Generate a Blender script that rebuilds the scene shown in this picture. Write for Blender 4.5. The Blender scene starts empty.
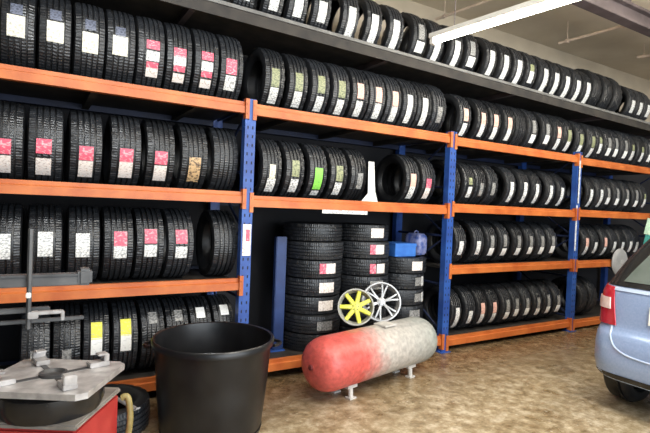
import bpy, bmesh, math, random
from math import sin, cos, pi, radians as R
from mathutils import Vector, Matrix
random.seed(7)
scene = bpy.context.scene
COL = scene.collection

# ------------------------------------------------------------------ materials
def new_mat(name):
    m = bpy.data.materials.new(name); m.use_nodes = True
    nt = m.node_tree; b = nt.nodes['Principled BSDF']
    return m, nt, b

def N(nt, typ, **kw):
    n = nt.nodes.new(typ)
    for k, v in kw.items():
        if k in ('inp',):
            for i, val in v.items(): n.inputs[i].default_value = val
        else: setattr(n, k, v)
    return n

def ramp(nt, stops):
    r = nt.nodes.new('ShaderNodeValToRGB'); e = r.color_ramp.elements
    while len(e) < len(stops): e.new(0.5)
    for el, (p, c) in zip(e, stops): el.position = p; el.color = (*c, 1)
    return r

def noise_mat(name, c1, c2, scale=8, rough=0.5, metal=0.0, bump=0.0, detail=4, spec=0.5, rough2=None, coat=0):
    """two-colour procedural noise on object coordinates"""
    m, nt, b = new_mat(name); L = nt.links
    tc = N(nt, 'ShaderNodeTexCoord')
    no = N(nt, 'ShaderNodeTexNoise', inp={'Scale': scale, 'Detail': detail})
    L.new(tc.outputs['Object'], no.inputs['Vector'])
    r = ramp(nt, [(0.35, c1), (0.68, c2)])
    L.new(no.outputs['Fac'], r.inputs['Fac']); L.new(r.outputs['Color'], b.inputs['Base Color'])
    b.inputs['Roughness'].default_value = rough; b.inputs['Metallic'].default_value = metal
    b.inputs['Specular IOR Level'].default_value = spec
    b.inputs['Coat Weight'].default_value = coat
    if rough2 is not None:
        mr = N(nt, 'ShaderNodeMapRange', inp={1: 0.35, 2: 0.68, 3: rough, 4: rough2})
        L.new(no.outputs['Fac'], mr.inputs[0]); L.new(mr.outputs[0], b.inputs['Roughness'])
    if bump:
        bp = N(nt, 'ShaderNodeBump', inp={'Strength': bump, 'Distance': 0.02})
        L.new(no.outputs['Fac'], bp.inputs['Height']); L.new(bp.outputs['Normal'], b.inputs['Normal'])
    return m

def paper_mat(name, base, ink, amount=0.5, scale=60):
    """paper with unreadable fine print"""
    m, nt, b = new_mat(name); L = nt.links
    tc = N(nt, 'ShaderNodeTexCoord')
    mp = N(nt, 'ShaderNodeMapping'); mp.inputs['Scale'].default_value = (1.0, 1.0, 1.6)
    no = N(nt, 'ShaderNodeTexNoise', inp={'Scale': scale, 'Detail': 2})
    L.new(tc.outputs['Object'], mp.inputs['Vector']); L.new(mp.outputs['Vector'], no.inputs['Vector'])
    r = ramp(nt, [(amount - .08, ink), (amount + .06, base)])
    L.new(no.outputs['Fac'], r.inputs['Fac']); L.new(r.outputs['Color'], b.inputs['Base Color'])
    b.inputs['Roughness'].default_value = 0.45
    return m

M = {}
def rubber(name, c1, c2, rough, bump):
    m, nt, b = new_mat(name); L = nt.links
    tc = N(nt, 'ShaderNodeTexCoord')
    no = N(nt, 'ShaderNodeTexNoise', inp={'Scale': 14, 'Detail': 5})
    oi = N(nt, 'ShaderNodeObjectInfo')
    L.new(tc.outputs['Object'], no.inputs['Vector'])
    r = ramp(nt, [(0.3, c1), (0.75, c2)])
    L.new(no.outputs['Fac'], r.inputs['Fac'])
    mr = N(nt, 'ShaderNodeMapRange', inp={1: 0, 2: 1, 3: 0.65, 4: 1.35})
    L.new(oi.outputs['Random'], mr.inputs[0])
    mx = N(nt, 'ShaderNodeVectorMath', operation='SCALE')
    L.new(r.outputs['Color'], mx.inputs[0]); L.new(mr.outputs[0], mx.inputs['Scale'])
    L.new(mx.outputs[0], b.inputs['Base Color'])
    b.inputs['Roughness'].default_value = rough
    b.inputs['Specular IOR Level'].default_value = 0.6
    if bump:
        w = N(nt, 'ShaderNodeTexWave', bands_direction='X', inp={'Scale': 14.0, 'Distortion': 3.0, 'Detail': 1.0})
        L.new(tc.outputs['UV'], w.inputs['Vector'])
        bp = N(nt, 'ShaderNodeBump', inp={'Strength': bump, 'Distance': 0.006})
        L.new(w.outputs['Fac'], bp.inputs['Height']); L.new(bp.outputs['Normal'], b.inputs['Normal'])
    return m
M['tread'] = rubber('tread_rubber', (.014, .0155, .019), (.030, .033, .038), .34, .4)
M['sidewall'] = rubber('sidewall_rubber', (.007, .0075, .009), (.016, .017, .019), .42, 0)
M['orange'] = noise_mat('orange_beam_paint', (.46, .105, .022), (.62, .185, .045), 5, .42, bump=.05)
M['blue'] = noise_mat('blue_upright_paint', (.018, .060, .27), (.030, .105, .40), 6, .42, bump=.04)
M['darknavy'] = noise_mat('dark_navy_paint', (.008, .014, .045), (.014, .026, .075), 6, .55)  # shade deep inside the rack, painted into rear beams and braces
M['deck'] = noise_mat('dark_shelf_deck', (.018, .016, .015), (.045, .038, .032), 7, .7)
M['greysteel'] = noise_mat('grey_shelf_steel', (.11, .11, .108), (.20, .198, .19), 6, .5, bump=.05)
M['white_paper'] = paper_mat('white_label_paper', (.84, .85, .83), (.36, .37, .38), .47)
M['bright_paper'] = paper_mat('bright_label_paper', (.92, .93, .91), (.70, .71, .71), .38)
M['cream_paper'] = paper_mat('cream_label_paper', (.82, .80, .68), (.48, .46, .38), .45)
M['pale_paper'] = paper_mat('pale_label_paper', (.86, .80, .76), (.56, .48, .44), .44)
M['pink_paper'] = paper_mat('pink_label_paper', (.72, .10, .17), (.80, .45, .48), .42, 45)
M['peach_paper'] = paper_mat('peach_label_paper', (.80, .50, .42), (.60, .30, .26), .42, 45)
M['yellow_paper'] = paper_mat('yellow_label_paper', (.78, .74, .06), (.60, .62, .25), .38)
M['green_paper'] = paper_mat('green_label_paper', (.26, .72, .10), (.18, .45, .10), .38)
M['olive_paper'] = paper_mat('olive_label_paper', (.34, .36, .20), (.14, .16, .09), .48)
M['slate_paper'] = paper_mat('slate_label_paper', (.15, .17, .24), (.06, .07, .10), .5)
M['grey_paper'] = paper_mat('grey_label_paper', (.34, .34, .33), (.14, .14, .14), .5)
M['tan_paper'] = paper_mat('tan_label_paper', (.62, .42, .22), (.10, .07, .05), .46, 40)

# ------------------------------------------------------------------ mesh helpers
def box(bm, c, s, rot=None):
    vs = []
    for dx in (-.5, .5):
        for dy in (-.5, .5):
            for dz in (-.5, .5):
                v = Vector((dx*s[0], dy*s[1], dz*s[2]))
                if rot: v = rot @ v
                vs.append(bm.verts.new(v + Vector(c)))
    for f in ((0,1,3,2),(4,6,7,5),(0,4,5,1),(2,3,7,6),(0,2,6,4),(1,5,7,3)):
        bm.faces.new([vs[i] for i in f])

def tube(bm, pts, r, seg=12, cap=True, rb=None):
    rb = rb or [r]*len(pts); rings = []
    for i, p in enumerate(pts):
        p = Vector(p)
        a = Vector(pts[max(i-1, 0)]); c = Vector(pts[min(i+1, len(pts)-1)])
        d = (c-a).normalized()
        u = d.orthogonal().normalized() if i == 0 else (rings[-1][1] - d*rings[-1][1].dot(d)).normalized()
        v = d.cross(u)
        rings.append(([bm.verts.new(p + (u*cos(2*pi*k/seg)+v*sin(2*pi*k/seg))*rb[i]) for k in range(seg)], u))
    for i in range(len(rings)-1):
        A, B = rings[i][0], rings[i+1][0]
        for k in range(seg):
            bm.faces.new((A[k], A[(k+1) % seg], B[(k+1) % seg], B[k]))
    if cap:
        bm.faces.new(rings[0][0][::-1]); bm.faces.new(rings[-1][0])

def revolve(bm, prof, axis='Z', seg=48, closed=False, uv=None, mod=None):
    """prof: list of (along, radius)"""
    rings = []
    for i, (h, r) in enumerate(prof):
        ring = []
        for k in range(seg):
            a = 2*pi*k/seg
            rr = mod(i, k, r) if mod else r
            if axis == 'Z': co = (rr*cos(a), rr*sin(a), h)
            elif axis == 'X': co = (h, rr*cos(a), rr*sin(a))
            else: co = (rr*sin(a), h, rr*cos(a))
            ring.append(bm.verts.new(co))
        rings.append(ring)
    n = len(rings); faces = []
    for i in range(n if closed else n-1):
        A, B = rings[i], rings[(i+1) % n]
        for k in range(seg):
            f = bm.faces.new((A[k], A[(k+1) % seg], B[(k+1) % seg], B[k])); faces.append((f, i, k))
    if uv:
        lay = bm.loops.layers.uv.new('UVMap')
        for f, i, k in faces:
            us = [k, k+1, k+1, k]; vs = [i, i, i+1, i+1]
            for l, u, v in zip(f.loops, us, vs): l[lay].uv = (u/seg*uv, v/n)
    return rings

def mesh_of(name, bm, mat, smooth=True, bevel=0, sharp=40):
    bmesh.ops.recalc_face_normals(bm, faces=bm.faces)
    if bevel:
        bmesh.ops.bevel(bm, geom=list(bm.edges), offset=bevel, segments=2, affect='EDGES', clamp_overlap=True)
    me = bpy.data.meshes.new(name); bm.to_mesh(me); bm.free()
    mats = mat if isinstance(mat, (list, tuple)) else [mat]
    for x in mats: me.materials.append(x)
    if smooth:
        me.polygons.foreach_set('use_smooth', [True]*len(me.polygons))
        try: me.set_sharp_from_angle(angle=R(sharp))
        except Exception: pass
    return me

def link(name, me, parent=None, loc=(0,0,0), rot=(0,0,0)):
    o = bpy.data.objects.new(name, me); COL.objects.link(o)
    o.location = loc; o.rotation_euler = rot
    if parent: o.parent = parent
    return o

def obj(name, bm, mat, parent=None, loc=(0,0,0), rot=(0,0,0), **kw):
    return link(name, mesh_of(name, bm, mat, **kw), parent, loc, rot)

def tag(o, label=None, cat=None, group=None, kind=None):
    if label: o['label'] = label
    if cat: o['category'] = cat
    if group: o['group'] = group
    if kind: o['kind'] = kind
    return o

def thing(name, label, cat, loc=(0,0,0), rot=(0,0,0), group=None):
    o = bpy.data.objects.new(name, None); COL.objects.link(o)
    o.empty_display_size = .1
    o.location = loc; o.rotation_euler = rot
    return tag(o, label, cat, group)

def copy_tree(o, parent=None):
    c = o.copy(); COL.objects.link(c); c.parent = parent
    for ch in list(o.children): copy_tree(ch, c)
    return c

def struct(name, bm, mat, **kw):
    return tag(obj(name, bm, mat, **kw), kind='structure')

# ------------------------------------------------------------------ room
X0, X1, YB, YF, H = -3.6, 12.0, .97, -9.0, 4.3
def floor_mat():
    m, nt, b = new_mat('wet_brown_concrete'); L = nt.links
    tc = N(nt, 'ShaderNodeTexCoord')
    big = N(nt, 'ShaderNodeTexNoise', inp={'Scale': 1.3, 'Detail': 5, 'Roughness': .62})
    fine = N(nt, 'ShaderNodeTexNoise', inp={'Scale': 9, 'Detail': 6, 'Roughness': .75})
    spk = N(nt, 'ShaderNodeTexVoronoi', inp={'Scale': 13})
    for n in (big, fine, spk): L.new(tc.outputs['Object'], n.inputs['Vector'])
    r1 = ramp(nt, [(.38, (.15, .100, .045)), (.5, (.34, .265, .160)), (.62, (.58, .50, .365))])
    mix = N(nt, 'ShaderNodeMix', data_type='FLOAT'); mix.inputs[0].default_value = .68
    L.new(big.outputs['Fac'], mix.inputs[2]); L.new(fine.outputs['Fac'], mix.inputs[3])
    L.new(mix.outputs[0], r1.inputs['Fac'])
    rs = ramp(nt, [(.07, (1, 1, 1)), (.16, (0, 0, 0))])
    L.new(spk.outputs['Distance'], rs.inputs['Fac'])
    mc = N(nt, 'ShaderNodeMix', data_type='RGBA'); mc.inputs[7].default_value = (.62, .57, .46, 1)
    ms = N(nt, 'ShaderNodeMath', operation='MULTIPLY'); ms.inputs[1].default_value = .6
    L.new(rs.outputs['Color'], ms.inputs[0])
    L.new(ms.outputs[0], mc.inputs[0]); L.new(r1.outputs['Color'], mc.inputs[6])
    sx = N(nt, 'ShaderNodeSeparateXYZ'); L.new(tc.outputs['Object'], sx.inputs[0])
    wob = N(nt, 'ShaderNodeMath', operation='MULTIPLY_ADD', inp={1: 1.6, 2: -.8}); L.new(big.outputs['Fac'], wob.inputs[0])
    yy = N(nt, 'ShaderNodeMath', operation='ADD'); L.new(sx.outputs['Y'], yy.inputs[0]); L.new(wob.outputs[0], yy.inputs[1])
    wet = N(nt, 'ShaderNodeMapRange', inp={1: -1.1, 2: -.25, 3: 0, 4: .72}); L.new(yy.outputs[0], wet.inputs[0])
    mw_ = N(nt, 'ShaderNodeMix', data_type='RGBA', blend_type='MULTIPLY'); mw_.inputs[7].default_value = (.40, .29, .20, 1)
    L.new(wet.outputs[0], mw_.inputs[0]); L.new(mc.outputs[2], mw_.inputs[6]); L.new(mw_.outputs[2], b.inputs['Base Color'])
    rr = N(nt, 'ShaderNodeMapRange', inp={1: .35, 2: .65, 3: .22, 4: .55})
    L.new(big.outputs['Fac'], rr.inputs[0])
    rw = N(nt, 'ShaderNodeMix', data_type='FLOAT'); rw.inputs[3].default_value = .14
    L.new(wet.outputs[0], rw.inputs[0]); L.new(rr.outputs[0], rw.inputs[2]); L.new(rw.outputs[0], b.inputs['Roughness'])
    bp = N(nt, 'ShaderNodeBump', inp={'Strength': .35, 'Distance': .02})
    L.new(fine.outputs['Fac'], bp.inputs['Height']); L.new(bp.outputs['Normal'], b.inputs['Normal'])
    return m
def slab(x0, x1, y0, y1, z0, z1):
    bm = bmesh.new(); box(bm, ((x0+x1)/2, (y0+y1)/2, (z0+z1)/2), (x1-x0, y1-y0, z1-z0)); return bm
def wall_mat():
    m, nt, b = new_mat('beige_plaster_over_dark_dado'); LK = nt.links
    tc = N(nt, 'ShaderNodeTexCoord'); no = N(nt, 'ShaderNodeTexNoise', inp={'Scale': 1.6, 'Detail': 6}); LK.new(tc.outputs['Object'], no.inputs['Vector'])
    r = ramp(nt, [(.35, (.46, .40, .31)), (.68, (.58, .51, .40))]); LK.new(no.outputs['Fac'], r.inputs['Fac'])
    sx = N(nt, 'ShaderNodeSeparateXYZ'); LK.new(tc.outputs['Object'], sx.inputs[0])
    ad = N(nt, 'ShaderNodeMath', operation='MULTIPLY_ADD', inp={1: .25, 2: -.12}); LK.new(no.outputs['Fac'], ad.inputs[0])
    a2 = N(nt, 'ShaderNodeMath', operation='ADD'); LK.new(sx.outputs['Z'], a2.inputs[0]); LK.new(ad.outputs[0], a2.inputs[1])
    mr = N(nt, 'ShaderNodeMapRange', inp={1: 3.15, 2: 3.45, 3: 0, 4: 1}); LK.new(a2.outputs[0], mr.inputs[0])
    mx = N(nt, 'ShaderNodeMix', data_type='RGBA'); mx.inputs[6].default_value = (.018, .018, .022, 1)  # near-black lower wall paints in the shade behind the rack
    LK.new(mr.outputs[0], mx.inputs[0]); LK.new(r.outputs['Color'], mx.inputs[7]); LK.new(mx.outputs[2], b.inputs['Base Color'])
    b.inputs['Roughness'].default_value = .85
    return m
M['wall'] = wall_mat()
M['ceil'] = noise_mat('beige_roof_lining', (.52, .45, .35), (.64, .57, .46), 1.2, .75, bump=.05)
M['truss'] = noise_mat('dark_roof_steel', (.050, .038, .040), (.095, .075, .078), 5, .5)
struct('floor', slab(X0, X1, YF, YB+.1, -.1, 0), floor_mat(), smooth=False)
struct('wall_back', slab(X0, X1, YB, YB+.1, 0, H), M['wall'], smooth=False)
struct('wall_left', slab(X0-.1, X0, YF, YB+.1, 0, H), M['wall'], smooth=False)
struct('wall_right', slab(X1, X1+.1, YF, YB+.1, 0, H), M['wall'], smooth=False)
struct('ceiling', slab(X0, X1, YF, YB+.1, H, H+.1), M['ceil'], smooth=False)

# roof beam along the rack, conduits across
bm = bmesh.new()
for z in (3.88, 4.06): box(bm, ((X0+X1)/2, -.82, z), (X1-X0-.002, .14, .035))
box(bm, ((X0+X1)/2, -.82, 3.97), (X1-X0-.002, .02, .16))
for i in range(16): box(bm, (X0+.6+i*.98, -.82, 4.188), (.08, .10, .223))
struct('trim_1', bm, M['truss'], bevel=.004)
M['conduit'] = noise_mat('pale_conduit', (.50, .40, .33), (.66, .55, .45), 9, .45)
def conduit(name, label, a, b, r):
    root = thing(name, label, 'pipe', a)
    d = Vector(b)-Vector(a)
    bm = bmesh.new(); tube(bm, [(0,0,0), tuple(d*.5), tuple(d)], r, 12); obj('pipe', bm, M['conduit'], root)
    for t in (.12, .88):
        p = d*t; bm = bmesh.new()
        tube(bm, [tuple(p-d.normalized()*.02), tuple(p+d.normalized()*.02)], r*1.5, 12)
        tube(bm, [(p.x, p.y, p.z+r), (p.x, p.y, H-a[2]-.001)], .006, 6)
        obj('pipe_clamp', bm, M['conduit'], root)
conduit('conduit_pipe', 'pale conduit pipe under the ceiling running out to the dark roof beam', (6.27, .30, 4.02), (6.33, -.68, 4.02), .02)
conduit('conduit_pipe', 'thin pale conduit pipe beside the left end of the lit tube', (4.30, .70, 4.02), (4.42, -.40, 4.02), .017)
conduit('conduit_pipe', 'short pale conduit pipe under the ceiling at the far right edge', (7.95, .10, 4.10), (8.25, -.62, 4.10), .022)

# ------------------------------------------------------------------ fluorescent lamp
M['lampwhite'] = noise_mat('white_batten', (.70, .69, .64), (.78, .77, .72), 4, .4)
def emis(name, c, s):
    m, nt, b = new_mat(name)
    no = N(nt, 'ShaderNodeTexNoise', inp={'Scale': 2.0}); r = ramp(nt, [(0, c), (1, c)])
    nt.links.new(no.outputs['Fac'], r.inputs['Fac']); nt.links.new(r.outputs['Color'], b.inputs['Emission Color'])
    b.inputs['Base Color'].default_value = (.9, .9, .85, 1); b.inputs['Emission Strength'].default_value = s
    return m
M['tube'] = emis('lit_tube', (1.0, .95, .80), 16)
lamp = thing('fluorescent_lamp', 'lit white fluorescent batten lamp hanging in front of the high shelf', 'lamp', (3.14, -1.40, 3.13), (0, 0, math.atan2(1.236, -.166) - pi/2))
bm = bmesh.new(); box(bm, (0, 0, .022), (.085, 1.60, .044)); obj('batten_body', bm, M['lampwhite'], lamp, bevel=.006)
bm = bmesh.new(); tube(bm, [(0, -.75, -.024), (0, 0, -.024), (0, .75, -.024)], .026, 16); obj('lamp_tube', bm, M['tube'], lamp)
for s in (-1, 1):
    bm = bmesh.new(); box(bm, (0, s*.775, -.018), (.06, .04, .07)); obj('end_socket', bm, M['lampwhite'], lamp, bevel=.005)
    bm = bmesh.new(); tube(bm, [(0, s*.55, .05), (0, s*.55, H-3.13)], .004, 8); obj('hanging_rod', bm, M['truss'], lamp)

# ------------------------------------------------------------------ rack
P0 = -.86; L = 2.4
posts = [P0 + L*k for k in range(5)]
BEAM = {('A',0):2.388, ('A',1):2.383, ('A',2):2.365, ('A',3):2.345,
        ('B',0):1.622, ('B',1):1.594, ('B',2):1.618, ('B',3):1.628,
        ('C',0):.880, ('C',2):.920, ('C',3):.916,
        ('D',0):.125, ('D',1):.132, ('D',2):.112, ('D',3):.088}
BH = .098
rack = thing('tyre_rack', 'long blue and orange steel rack full of tyres along the back wall', 'rack')
def upright(x, y, h, parent):
    bm = bmesh.new()
    w, d, t = .095, .075, .006
    box(bm, (x, y-d/2+t/2, h/2+.008), (w, t, h))             # face
    for s in (-1, 1):
        box(bm, (x+s*(w/2-t/2), y, h/2+.008), (t, d-2*t, h))  # sides
        box(bm, (x+s*(w/2-.016), y+d/2-t/2, h/2+.008), (.032, t, h))
    o = obj('upright', bm, M['blue'], parent, smooth=False)
    bm = bmesh.new(); box(bm, (x, y, .004), (.15, .12, .008))
    for s in (-1, 1): tube(bm, [(x+s*.06, y, .008), (x+s*.06, y, .02)], .008, 6)
    obj('base_plate', bm, M['blue'], o, smooth=False)
    return o
M['slot'] = noise_mat('dark_slot', (.01, .012, .02), (.02, .02, .03), 5, .8)
for x in posts:
    up = upright(x, -.012, 2.455, rack)
    bm = bmesh.new()
    for i in range(32):
        for s in (-1, 1): box(bm, (x+s*.022, -.0505, .12+i*.075), (.010, .002, .026))
    o = obj('slot_pattern', bm, M['slot'], up, smooth=False); o['kind'] = 'stuff'
    upright(x, .86, 2.455, rack)
    bm = bmesh.new()
    zs = [.2, .75, 1.3, 1.85, 2.4]
    for i, z in enumerate(zs):
        tube(bm, [(x, .02, z), (x, .83, z)], .014, 8)
        if i < 4:
            a, b = ((.02, .83) if i % 2 == 0 else (.83, .02))
            tube(bm, [(x, a, z+.02), (x, b, zs[i+1]-.02)], .012, 8)
    obj('side_brace', bm, M['darknavy'], rack)
for (lv, k), z in BEAM.items():
    xa, xb = posts[k]+.045, posts[k+1]-.045; xm = (xa+xb)/2
    for (y, yf) in ((-.018, 1), (.865, -1)):
        bm = bmesh.new()                                # stepped box beam
        prof = [(-.026, -.5), (.026, -.5), (.026, .5), (-.010, .5), (-.010, .2), (-.026, .12)]
        A = [bm.verts.new((xa, y+yf*py, z+pz*BH)) for py, pz in prof]
        B = [bm.verts.new((xb, y+yf*py, z+pz*BH)) for py, pz in prof]
        n = len(prof)
        for i in range(n): bm.faces.new((A[i], A[(i+1) % n], B[(i+1) % n], B[i]))
        bm.faces.new(A); bm.faces.new(B[::-1])
        bo = obj('beam', bm, M['orange'] if yf == 1 else M['darknavy'], rack, smooth=False)
        if yf == -1: bo['label'] = 'dark blue rear beam'
        if yf == 1:
            for xe, s in ((xa, -1), (xb, 1)):
                bm = bmesh.new()
                box(bm, (xe+s*.012, y-.036, z-.012), (.034, .012, .17)); box(bm, (xe-s*.002, y-.012, z-.012), (.006, .05, .17))
                for dz in (-.05, .03): tube(bm, [(xe+s*.012, y-.042, z+dz), (xe+s*.012, y-.048, z+dz)], .007, 8)
                obj('beam_connector', bm, M['orange'], bo, smooth=False)
    bm = bmesh.new()
    box(bm, (xm, .42, z+.012), (xb-xa-.004, .82, .022))
    for i in range(3): box(bm, (xa+(i+.5)*(xb-xa)/3, .42, z-.022), (.05, .82, .046))
    obj('shelf_deck', bm, M['deck'], rack, smooth=False)
# notices stuck on the rack
def notice(name, x, y, z, w, h, mat, label):
    bm = bmesh.new(); box(bm, (x, y, z), (w, .003, h)); o = obj(name, bm, M[mat], rack, smooth=False); o['label'] = label; return o
notice('load_notice', 1.542, -.0535, 1.26, .075, .27, 'pale_paper', 'pale pink and white notice')
bm = bmesh.new(); box(bm, (1.55, -.0555, 1.30), (.035, .002, .10)); obj('notice_panel', bm, M['pink_paper'], rack, smooth=False)
notice('marker_strip', 6.315, -.0535, 1.42, .028, .62, 'white_paper', 'long white strip below the middle shelf')
notice('marker_strip', 6.318, -.0675, 2.05, .028, .58, 'white_paper', 'long white strip above the middle shelf')
notice('shelf_ticket', 2.55, -.040, 1.528, .52, .036, 'white_paper', 'white ticket strip under the beam')

# ------------------------------------------------------------------ high shelf
def hz(x): return 3.214 - .0193*(x-1.05)
shelf = thing('high_shelf', 'grey steel high shelf on wall brackets above the rack', 'shelf', (0, 0, 0))
def wedge(xa, xb, ya, yb, dza, dzb):
    bm = bmesh.new(); v = []
    for x in (xa, xb):
        for y in (ya, yb):
            for d in (dza, dzb): v.append(bm.verts.new((x, y, hz(x)+d)))
    for f in ((0,1,3,2),(4,6,7,5),(0,4,5,1),(2,3,7,6),(0,2,6,4),(1,5,7,3)): bm.faces.new([v[i] for i in f])
    return bm
obj('front_rail', wedge(-1.2, 9.2, -.03, .0, -.008, .022), M['greysteel'], shelf, smooth=False)
obj('lower_rail', wedge(-1.2, 9.2, -.02, .0, -.105, -.010), M['deck'], shelf, smooth=False)
obj('shelf_deck', wedge(-1.2, 9.2, .002, YB-.004, -.045, -.012), M['deck'], shelf, smooth=False)
for i in range(6):
    x = -.95 + i*1.98
    bm = bmesh.new(); box(bm, (x, .49, hz(x)-.075), (.05, .94, .055))
    box(bm, (x, YB-.02, hz(x)-.20), (.05, .03, .30))
    obj('wall_bracket', bm, M['truss'], shelf, smooth=False)

# ------------------------------------------------------------------ tyres
tyre_cache = {}
def tyre_meshes(Ro, w, seg=72):
    key = (round(Ro, 3), round(w, 3))
    if key in tyre_cache: return tyre_cache[key]
    ri = Ro*.625; mid = (ri+Ro)/2
    half = [(.30, ri), (.345, ri+.004), (.40, ri+.022), (.425, ri+.026), (.478, ri+(Ro-ri)*.36), (.5, mid), (.492, mid+(Ro-mid)*.30),
            (.486, mid+(Ro-mid)*.34), (.475, mid+(Ro-mid)*.56), (.452, Ro*.95), (.43, Ro*.962)]
    inner = [(.40, Ro*.93), (.44, mid), (.38, ri+.035), (.30, ri+.012)]
    prof = [(-a*w, r) for a, r in half] + [(a*w, r) for a, r in reversed(half)]
    prof += [(a*w, r) for a, r in reversed(inner)] + [(-a*w, r) for a, r in inner]
    bm = bmesh.new(); revolve(bm, prof, 'X', 56, closed=True)
    carc = mesh_of('tyre', bm, M['sidewall'], sharp=50)
    # tread with four grooves and shoulder blocks
    def crown(a): return Ro*(1 - .022*(abs(a)/.45)**2.4)
    d = .013; gw = .020
    xs = [(-.455, Ro*.952, 0), (-.452, crown(.45), 1)]
    for g in (-.26, -.09, .09, .26):
        xs += [(g-gw-.012, crown(g), 1 if g == -.26 else 0), (g-gw, crown(g)-d, 0), (g+gw, crown(g)-d, 0), (g+gw+.012, crown(g), 1 if g == .26 else 0)]
    xs += [(.452, crown(.45), 1), (.455, Ro*.952, 0)]
    xs += [(.44, Ro*.945, 0), (-.44, Ro*.945, 0)]
    fl = [f for _, _, f in xs]
    def mod(i, k, r):
        return r - (.008 if fl[i] and k % 3 == 2 else 0)
    bm = bmesh.new(); revolve(bm, [(a*w, r) for a, r, _ in xs], 'X', seg, closed=True, uv=2.0, mod=mod)
    tr = mesh_of('tread', bm, M['tread'], sharp=35)
    tyre_cache[key] = (carc, tr); return carc, tr

patch_cache = {}
def patch(Ro, a0, a1, ws, off, mat, dx=0):
    key = (round(Ro, 3), a0, a1, ws, off, mat, dx)
    if key in patch_cache: return patch_cache[key]
    bm = bmesh.new(); n = 7; rows = []
    for i in range(n):
        a = R(a0 + (a1-a0)*i/(n-1)); row = []
        for s in (-1, 1):
            for rr in (Ro+off, Ro+off+.0012):
                row.append(bm.verts.new((dx+s*ws/2, -rr*cos(a), -rr*sin(a))))
        rows.append(row)
    for i in range(n-1):
        A, B = rows[i], rows[i+1]
        for p, q in ((1, 3), (3, 2), (2, 0), (0, 1)): bm.faces.new((A[p], A[q], B[q], B[p]))
    bm.faces.new([rows[0][j] for j in (0, 1, 3, 2)]); bm.faces.new([rows[-1][j] for j in (0, 2, 3, 1)])
    me = mesh_of('label', bm, M[mat], sharp=60); patch_cache[key] = me; return me

# style -> (phrase, [(part, material, a0, a1, width fraction, label, dx fraction)])
ST = {
 'cream': ('a square cream sticker', [('brand_label', 'slate_paper', -24, -10, .34, 'slate blue paper label'), ('price_label', 'cream_paper', -8, 17, .50, 'cream paper label')]),
 'pwp': ('a long pink and white sticker', [('brand_label', 'pink_paper', -10, 2, .46, 'pink paper label'), ('price_label', 'white_paper', 2, 15, .46, 'white paper label'), ('lower_label', 'pink_paper', 16, 24, .42, 'pink paper label'), ('size_label', 'pale_paper', 25, 38, .42, 'pale paper label')]),
 'pw': ('pink over white stickers', [('brand_label', 'pink_paper', -2, 18, .42, 'pink paper label'), ('price_label', 'pale_paper', 19, 46, .42, 'pale paper label')]),
 'pwc': ('pink over white stickers', [('brand_label', 'pink_paper', -8, 14, .44, 'pink paper label'), ('price_label', 'white_paper', 14, 36, .44, 'white paper label')]),
 'tan': ('a tan framed sticker', [('price_label', 'tan_paper', 2, 44, .42, 'tan and cream paper label')]),
 'white': ('one white sticker', [('price_label', 'white_paper', -2, 34, .44, 'white paper label')]),
 'whiteup': ('one white sticker', [('price_label', 'white_paper', -20, 14, .42, 'white paper label')]),
 'pwup': ('pink over white stickers', [('brand_label', 'pink_paper', -24, -2, .42, 'pink paper label'), ('price_label', 'white_paper', -1.5, 17, .42, 'white paper label')]),
 'whitetop': ('a high white sticker', [('price_label', 'bright_paper', -50, -30, .46, 'white paper label')]),
 'dimtop': ('a high grey sticker', [('price_label', 'grey_paper', -48, -28, .40, 'dull grey paper label')]),
 'long': ('a long white sticker', [('price_label', 'white_paper', -12, 44, .42, 'white paper label')]),
 'lowwhite': ('a low white sticker', [('price_label', 'bright_paper', 12, 34, .54, 'white paper label'), ('brand_label', 'grey_paper', -20, 12, .40, 'dull grey paper label')]),
 'olive': ('olive over white stickers', [('brand_label', 'olive_paper', -14, 16, .44, 'olive paper label'), ('price_label', 'white_paper', 18, 46, .46, 'white paper label')]),
 'peach': ('peach over white stickers', [('brand_label', 'peach_paper', -14, 14, .44, 'peach paper label'), ('price_label', 'white_paper', 14, 44, .44, 'white paper label')]),
 'yellow': ('yellow over white stickers', [('brand_label', 'yellow_paper', -40, -14, .48, 'yellow paper label'), ('price_label', 'bright_paper', -13, 12, .48, 'white paper label')]),
 'green': ('a bright green sticker', [('brand_label', 'green_paper', -6, 36, .50, 'bright green paper label'), ('price_label', 'white_paper', 38, 50, .46, 'white paper label')]),
 'cw': ('cream over white stickers', [('brand_label', 'cream_paper', -6, 20, .34, 'cream paper label'), ('price_label', 'white_paper', 20, 48, .48, 'white paper label')]),
 'gw': ('green-white sticker', [('price_label', 'white_paper', 6, 34, .42, 'white paper label'), ('brand_label', 'olive_paper', -12, 5, .36, 'olive paper label')]),
 'dim': ('only a dull grey sticker', [('price_label', 'grey_paper', -4, 28, .38, 'dull grey paper label')]),
 'none': ('no sticker', []),
 's_pw': ('a pink and white sticker', [('brand_label', 'pink_paper', 4, 17, .55, 'pink paper label'), ('price_label', 'pale_paper', -18, 4, .55, 'pale paper label')]),
 's_w': ('a white sticker', [('price_label', 'pale_paper', -17, 15, .55, 'pale paper label')]),
 's_g': ('a dull grey sticker', [('price_label', 'grey_paper', -17, 15, .50, 'dull grey paper label')]),
 's_edge': ('an off-centre white sticker', [('price_label', 'white_paper', -34, -22, .60, 'white paper label'), ('brand_label', 'grey_paper', -20, 4, .5, 'dull grey paper label')]),
 's_none': ('no sticker', []),
}
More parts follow.
